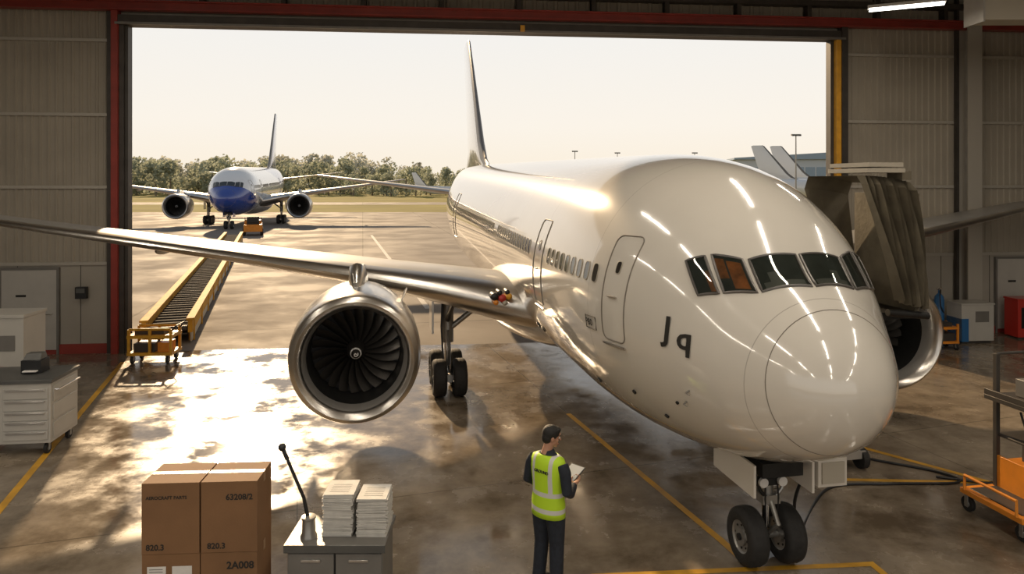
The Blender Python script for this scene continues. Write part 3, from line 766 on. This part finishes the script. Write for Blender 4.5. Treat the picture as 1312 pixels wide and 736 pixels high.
# ------------------------------------------------------------------ right side equipment
mb=MB(TR(6.98,9.25,0,rad(10)))
for (x,y) in ((-.72,-.42),(.72,-.42),(-.72,.42),(.72,.42)): caster(mb,x,y,.1,.2)
mb.bx(-.8,.8,-.48,.48,.24,.31,M_orange); mb.bx(-.72,.72,-.4,.4,.31,.32,M_dsteel)
for x in (-.28,.7):
    for y in (-.42,.42): mb.bx(x-.03,x+.03,y-.03,y+.03,.31,2.12,M_dsteel)
mb.bx(-.28,.72,-.44,.44,.62,.66,M_orange); mb.bx(-.3,-.26,-.44,.44,.31,.74,M_orange); mb.bx(-.28,.72,-.44,.44,1.0,1.03,M_dsteel)
mb.bx(-.42,.75,-.48,.48,1.5,1.56,M_dsteel); mb.bx(-.42,-.39,-.48,.48,1.56,1.64,M_dsteel); mb.bx(-.42,.75,-.48,-.45,1.56,1.64,M_dsteel)
mb.bx(-.1,.6,-.3,.3,1.57,1.8,M_cabm); mb.bx(0,.6,-.3,.3,.67,.92,M_cabd); mb.bx(-.1,.5,-.3,.3,.32,.55,M_yel)
mb.tube([(-.8,-.4,.3),(-.8,-.4,.5),(-.8,.4,.5),(-.8,.4,.3)],.02,M_orange)
mb.tube([(-.28,-.42,2.12),(.7,-.42,2.12)],.02,M_dsteel); mb.tube([(-.28,.42,2.12),(.7,.42,2.12)],.02,M_dsteel)
mb.tube([(-.3,-.3,1.7),(-.36,-.32,1.4),(-.3,-.1,1.1),(-.33,0,1.45)],.014,M_black,8)
mb.build('maintenance_trolley',None,30,.005)
mb=MB(TR(11.55,18.9,0,rad(5)))
for (x,y) in ((-.28,-.2),(.28,-.2),(-.28,.2),(.28,.2)): caster(mb,x,y,.08,.15)
mb.bx(-.33,.33,-.25,.25,.18,.24,M_orange); mb.bx(-.33,.33,-.25,.25,.56,.62,M_orange)
for (x,y) in ((-.3,-.22),(.3,-.22),(-.3,.22),(.3,.22)): mb.bx(x-.025,x+.025,y-.025,y+.025,.2,.7,M_orange)
mb.bx(-.2,.25,-.18,.18,.24,.44,M_dsteel); mb.bx(-.1,.2,-.15,.15,.62,.72,M_dsteel); mb.build('tool_cart',None,30,.005)
mb=MB(TR(12.9,19.75,0,rad(5)))
mb.bx(-.5,.45,-.3,.3,.08,1.08,M_cab); mb.bx(-.5,-.3,-.31,.31,.06,.7,M_blueb); mb.bx(-.52,.47,-.32,.32,1.08,1.12,M_cab); mb.bx(-.1,.3,-.31,-.3,.6,.9,M_cabm); mb.bx(-.45,.4,-.25,.25,0,.08,M_dsteel)
mb.build('ground_power_unit',None,30,.01)
mb=MB(); mb.lathe([(.001,0),(.13,0),(.13,1.15),(.11,1.25),(.05,1.32),(.03,1.34),(.03,1.42),(.001,1.42)],(12.1,19.9,0),(0,0,1),M_blueb,24)
mb.box((12.1,19.9,1.46),(.12,.06,.06),M_chrome); mb.tube([(12.1,19.85,1.46),(12.0,19.7,1.3),(12.02,19.7,1.0),(12.15,19.75,.8)],.015,M_black,8)
mb.build('gas_cylinder',None,40)
mb=MB(TR(14.75,20.3,0,rad(5))); mb.bx(-.35,.35,-.25,.25,.05,1.1,M_redb); mb.bx(-.37,.37,-.27,.27,1.1,1.15,M_redb); mb.bx(-.25,.25,-.26,-.25,.3,.9,M_dark); mb.bx(-.3,.3,-.2,.2,0,.05,M_dsteel); mb.build('fire_hose_cabinet',None,30,.008)
mb=MB()
def cab(pts,r,m):
    P_=[Vector(p) for p in pts]; out=[]
    for i in range(len(P_)-1):
        p0=P_[max(i-1,0)];p1=P_[i];p2=P_[i+1];p3=P_[min(i+2,len(P_)-1)]
        for k in range(8):
            t=k/8; out.append(.5*((2*p1)+(-p0+p2)*t+(2*p0-5*p1+4*p2-p3)*t*t+(-p0+3*p1-3*p2+p3)*t**3))
    out.append(P_[-1]); mb.tube(out,r,m,8)
cab([(4.9,12.2,.02),(5.6,11.4,.02),(6.5,10.8,.02),(6.6,10.4,.02),(5.6,10.35,.02),(4.6,10.2,.02),(3.7,9.0,.02),(3.5,8.7,.5),(3.55,8.45,1.05)],.02,M_black)
cab([(6.4,10.6,.02),(7.4,10.3,.02),(8.3,10.7,.02),(9.4,10.2,.02)],.02,M_black)
mb.build('power_cable',None,60)
mb=MB(TR(-22.3,60.5,0,rad(20),1.0))
mb.bx(-.75,.75,-1.4,1.4,.35,.95,M_orange); mb.bx(-.7,.7,.2,1.35,.95,1.25,M_orange); mb.bx(-.5,.5,-.6,-.1,.95,1.2,M_black); mb.bx(-.5,.5,-.7,-.6,1.1,1.6,M_black)
for x in (-.7,.7):
    for y in (-.95,.95): mb.cyl((x-.12,y,.33),(x+.12,y,.33),.33,M_rubber)
for x in (-.65,.65): mb.cyl((x,.2,1.2),(x,.2,1.5),.03,M_dsteel,n=8)
mb.cyl((0,.2,1.2),(0,-.1,1.5),.03,M_dsteel); mb.build('baggage_tug',None,30,.02)

# ------------------------------------------------------------------ worker
WK=TR(.40,7.72,0,rad(-42)); Wk=empty('maintenance_worker',WK)
def ring(cx,cy,z,rx,ry,n=28,p=1.0): return [(cx+rx*math.copysign(abs(math.cos(2*math.pi*k/n))**p,math.cos(2*math.pi*k/n)),cy+ry*math.copysign(abs(math.sin(2*math.pi*k/n))**p,math.sin(2*math.pi*k/n)),z) for k in range(n)]
def remesh(o,v,it=3):
    r=o.modifiers.new('remesh','REMESH'); r.mode='VOXEL'; r.voxel_size=v; r.use_smooth_shade=True
    s_=o.modifiers.new('smooth','SMOOTH'); s_.factor=.5; s_.iterations=it
mb=MB()
mb.loft([ring(0,0,z,a*1.08,b_*1.05) for z,a,b_ in ((.82,.13,.09),(.88,.165,.115),(.96,.17,.12),(1.05,.155,.11),(1.16,.16,.112),(1.28,.178,.118),(1.37,.185,.112),(1.43,.175,.098),(1.47,.12,.08),(1.50,.07,.065),(1.53,.06,.06))],M_navy)
for s_ in (-1,1):
    fx=s_*.125
    mb.tube([(s_*.094,0,.93),(s_*.098,.005,.78),(s_*.106,.015,.5),(s_*.114,0,.3),(fx,-.015,.11),(fx,-.015,.07)],[.105,.108,.082,.077,.074,.076],M_navy,20)
RA=[(.195,-.005,1.405),(.24,-.01,1.33),(.282,-.03,1.13),(.262,.05,1.095),(.165,.245,1.095)]
LA=[(-.195,-.005,1.405),(-.24,-.01,1.33),(-.282,-.02,1.13),(-.255,.05,1.095),(-.13,.26,1.09)]
for A in (RA,LA): mb.tube(A,[.066,.066,.056,.054,.04],M_navy,18)
o=mb.build('body_clothing',Wk,180); remesh(o,.011,4)
mb=MB()
for s_ in (-1,1):
    fx=s_*.126
    mb.loft([[(fx+rx*math.cos(2*math.pi*k/20),y,max(.0,z+rz*math.sin(2*math.pi*k/20))) for k in range(20)] for (y,rx,rz,z) in ((-.10,.02,.03,.04),(-.085,.038,.055,.05),(-.03,.045,.075,.055),(.04,.046,.06,.045),(.12,.05,.045,.035),(.165,.043,.035,.03),(.19,.02,.02,.025))],M_shoe)
    mb.bx(fx-.045,fx+.045,-.1,.18,0,.02,M_black)
mb.build('boots',Wk,50)
M_vest=P('hi_vis_vest',(.55,.72,.02),.6,0,0,.08,20)
N,L,b=nodes(M_vest); tc=N.new('ShaderNodeTexCoord'); sx=N.new('ShaderNodeSeparateXYZ'); L.new(tc.outputs['Object'],sx.inputs[0])
def band(out,c,h): return math_(N,L,'LESS_THAN',math_(N,L,'ABSOLUTE',math_(N,L,'SUBTRACT',out,c)),h)
ax_=math_(N,L,'ABSOLUTE',sx.outputs[0])
fb=math_(N,L,'MAXIMUM',math_(N,L,'MAXIMUM',band(sx.outputs[2],1.075,.025),band(sx.outputs[2],.90,.025)),math_(N,L,'MULTIPLY',band(ax_,.115,.022),math_(N,L,'GREATER_THAN',sx.outputs[2],1.08)))
L.new(mixc(N,L,fb,(.46,.70,.02),(.56,.56,.53)),b.inputs['Base Color'])
mb=MB()
mb.loft([ring(0,0,z,a*1.09,b_*1.05) for z,a,b_ in ((.82,.192,.142),(.88,.19,.14),(.96,.19,.138),(1.05,.178,.130),(1.16,.182,.132),(1.26,.196,.136),(1.34,.202,.132),(1.40,.203,.122),(1.445,.188,.108),(1.475,.13,.088),(1.485,.10,.078))],M_vest,False)
addtext(mb,'GROUND',(-.085,-.147,1.31),(1,0,0),(0,0,1),.045,M_ink)
o=mb.build('hi_vis_vest',Wk,180); sd=o.modifiers.new('solid','SOLIDIFY'); sd.thickness=.006
HM=Matrix.Translation((0,0,1.53))@Matrix.Rotation(rad(-32),4,'Z')@Matrix.Rotation(rad(-14),4,'X')@Matrix.Translation((0,.0,-1.53))
mb=MB(HM)
mb.tube([(0,-.015,1.47),(0,-.01,1.54),(0,.0,1.62)],[.06,.054,.056],M_skin,20)
mb.sph((0,.0,1.685),(.073,.092,.095),M_skin,28,20); mb.sph((0,.028,1.615),(.056,.062,.055),M_skin,24,16); mb.sph((0,.072,1.578),(.025,.022,.02),M_skin)
mb.tube([(0,.085,1.69),(0,.106,1.66),(0,.112,1.643)],[.009,.014,.016],M_skin,12)
mb.sph((0,.078,1.715),(.055,.016,.012),M_skin); mb.sph((0,.088,1.605),(.024,.012,.011),M_skin); 
for s_ in (-1,1):
    mb.sph((s_*.074,-.005,1.655),(.010,.018,.032),M_skin,14,10); mb.sph((s_*.042,.055,1.645),(.022,.022,.02),M_skin)
o=mb.build('head',Wk,180); remesh(o,.005,3)
mb=MB(HM)
for s_ in (-1,1):
    mb.sph((s_*.031,.079,1.675),.012,M_label,14,10); mb.sph((s_*.031,.088,1.675),.0055,M_ink,10,8)
    mb.tube([(s_*.015,.095,1.697),(s_*.045,.086,1.699)],.004,M_hair,6)
mb.tube([(-.022,.0965,1.603),(0,.101,1.602),(.022,.0965,1.603)],.003,M_redb,6)
mb.build('face_details',Wk,180)
mb=MB(HM)
mb.sph((0,-.014,1.708),(.083,.100,.087),M_hair,28,20); mb.sph((0,-.045,1.655),(.070,.064,.074),M_hair,24,16); mb.sph((0,.045,1.754),(.062,.047,.032),M_hair)
for s_ in (-1,1): mb.sph((s_*.070,.008,1.69),(.010,.026,.03),M_hair)
o=mb.build('hair',Wk,180); remesh(o,.007,2)
def hand(name,W,fwd,pn,side):
    fwd=Vector(fwd).normalized(); pn=Vector(pn); pn=(pn-fwd*pn.dot(fwd)).normalized(); rt_=fwd.cross(pn)*side
    W=Vector(W); T=lambda a,b_,c: W+rt_*a+fwd*b_+pn*c
    mb=MB()
    mb.tube([T(0,-.04,0),T(0,.0,0)],[.027,.026],M_skin,14)
    rg=[]
    for (b_,w_,h_) in ((-.005,.024,.018),(.02,.034,.017),(.055,.04,.015),(.085,.04,.012)):
        rg.append([T(w_*math.cos(2*math.pi*k/16),b_,h_*math.sin(2*math.pi*k/16)) for k in range(16)])
    mb.loft(rg,M_skin)
    for i,(a,l) in enumerate(((.030,.072),(.010,.08),(-.011,.074),(-.030,.058))):
        pts=[T(a,.075,0)]; b_=.075; c=0
        for seg,(frac,ang) in enumerate(((.45,18),(.3,45),(.25,70))):
            b_+=l*frac*math.cos(rad(ang)); c+=l*frac*math.sin(rad(ang)); pts.append(T(a*1.1,b_,c))
        mb.tube(pts,[.0095,.009,.008,.0065],M_skin,10)
    mb.tube([T(.025,.02,.005),T(.05,.045,.018),T(.05,.075,.034),T(.04,.095,.042)],[.014,.011,.0095,.007],M_skin,10)
    o=mb.build(name,Wk,180); remesh(o,.0035,2)
hand('hand_right',(.148,.285,1.095),(-.35,.9,.12),(-.25,.0,1),-1)
hand('hand_left',(-.112,.30,1.09),(.3,.9,.12),(.25,.0,1),1)
TM=WK@Matrix.Translation((.02,.41,1.145))@Matrix.Rotation(rad(22),4,'X')
mb=MB(TM); mb.bx(-.10,.10,-.13,.13,-.005,.005,M_black); mb.bx(-.09,.09,-.118,.118,.005,.0065,M_screen)
mb.build('tablet_computer',None,30,.003)

# ------------------------------------------------------------------ light
sd=bpy.data.lights.new('sun','SUN'); sd.energy=5.6; sd.angle=rad(1.0); sd.color=(1,.72,.43)
so=bpy.data.objects.new('sun',sd); COL.objects.link(so); so.rotation_euler=Vector((.33,-.85,-.37)).to_track_quat('-Z','Y').to_euler()
w=bpy.data.worlds.new('sky'); scn.world=w; w.use_nodes=True; N=w.node_tree.nodes; L=w.node_tree.links
bg=N['Background']; tc=N.new('ShaderNodeTexCoord'); sx=N.new('ShaderNodeSeparateXYZ'); L.new(tc.outputs['Generated'],sx.inputs[0])
cr=N.new('ShaderNodeValToRGB'); mr=N.new('ShaderNodeMapRange'); mr.inputs[1].default_value=-1; mr.inputs[2].default_value=1
L.new(sx.outputs[2],mr.inputs[0]); L.new(mr.outputs[0],cr.inputs[0])
e=cr.color_ramp.elements; e[0].position=.0; e[0].color=(.15,.13,.10,1); e[1].position=1; e[1].color=(.19,.23,.29,1)
for p,c in ((.495,(.3,.26,.2,1)),(.5,(.97,.86,.70,1)),(.54,(.97,.905,.81,1)),(.61,(.90,.885,.855,1)),(.70,(.44,.45,.46,1)),(.82,(.25,.28,.32,1))):
    q=e.new(p); q.color=c
L.new(cr.outputs[0],bg.inputs[0]); bg.inputs[1].default_value=1.0

# ------------------------------------------------------------------ camera
cd=bpy.data.cameras.new('camera'); cd.sensor_fit='HORIZONTAL'; cd.sensor_width=36; cd.lens=900/1312*36
cd.shift_y=-(368-235)/1312; cd.clip_end=3000; cd.clip_start=.05
co=bpy.data.objects.new('camera',cd); COL.objects.link(co); co.location=(0,0,4.45); co.rotation_euler=(rad(90),0,0)
scn.camera=co
scn.view_settings.view_transform='Standard'
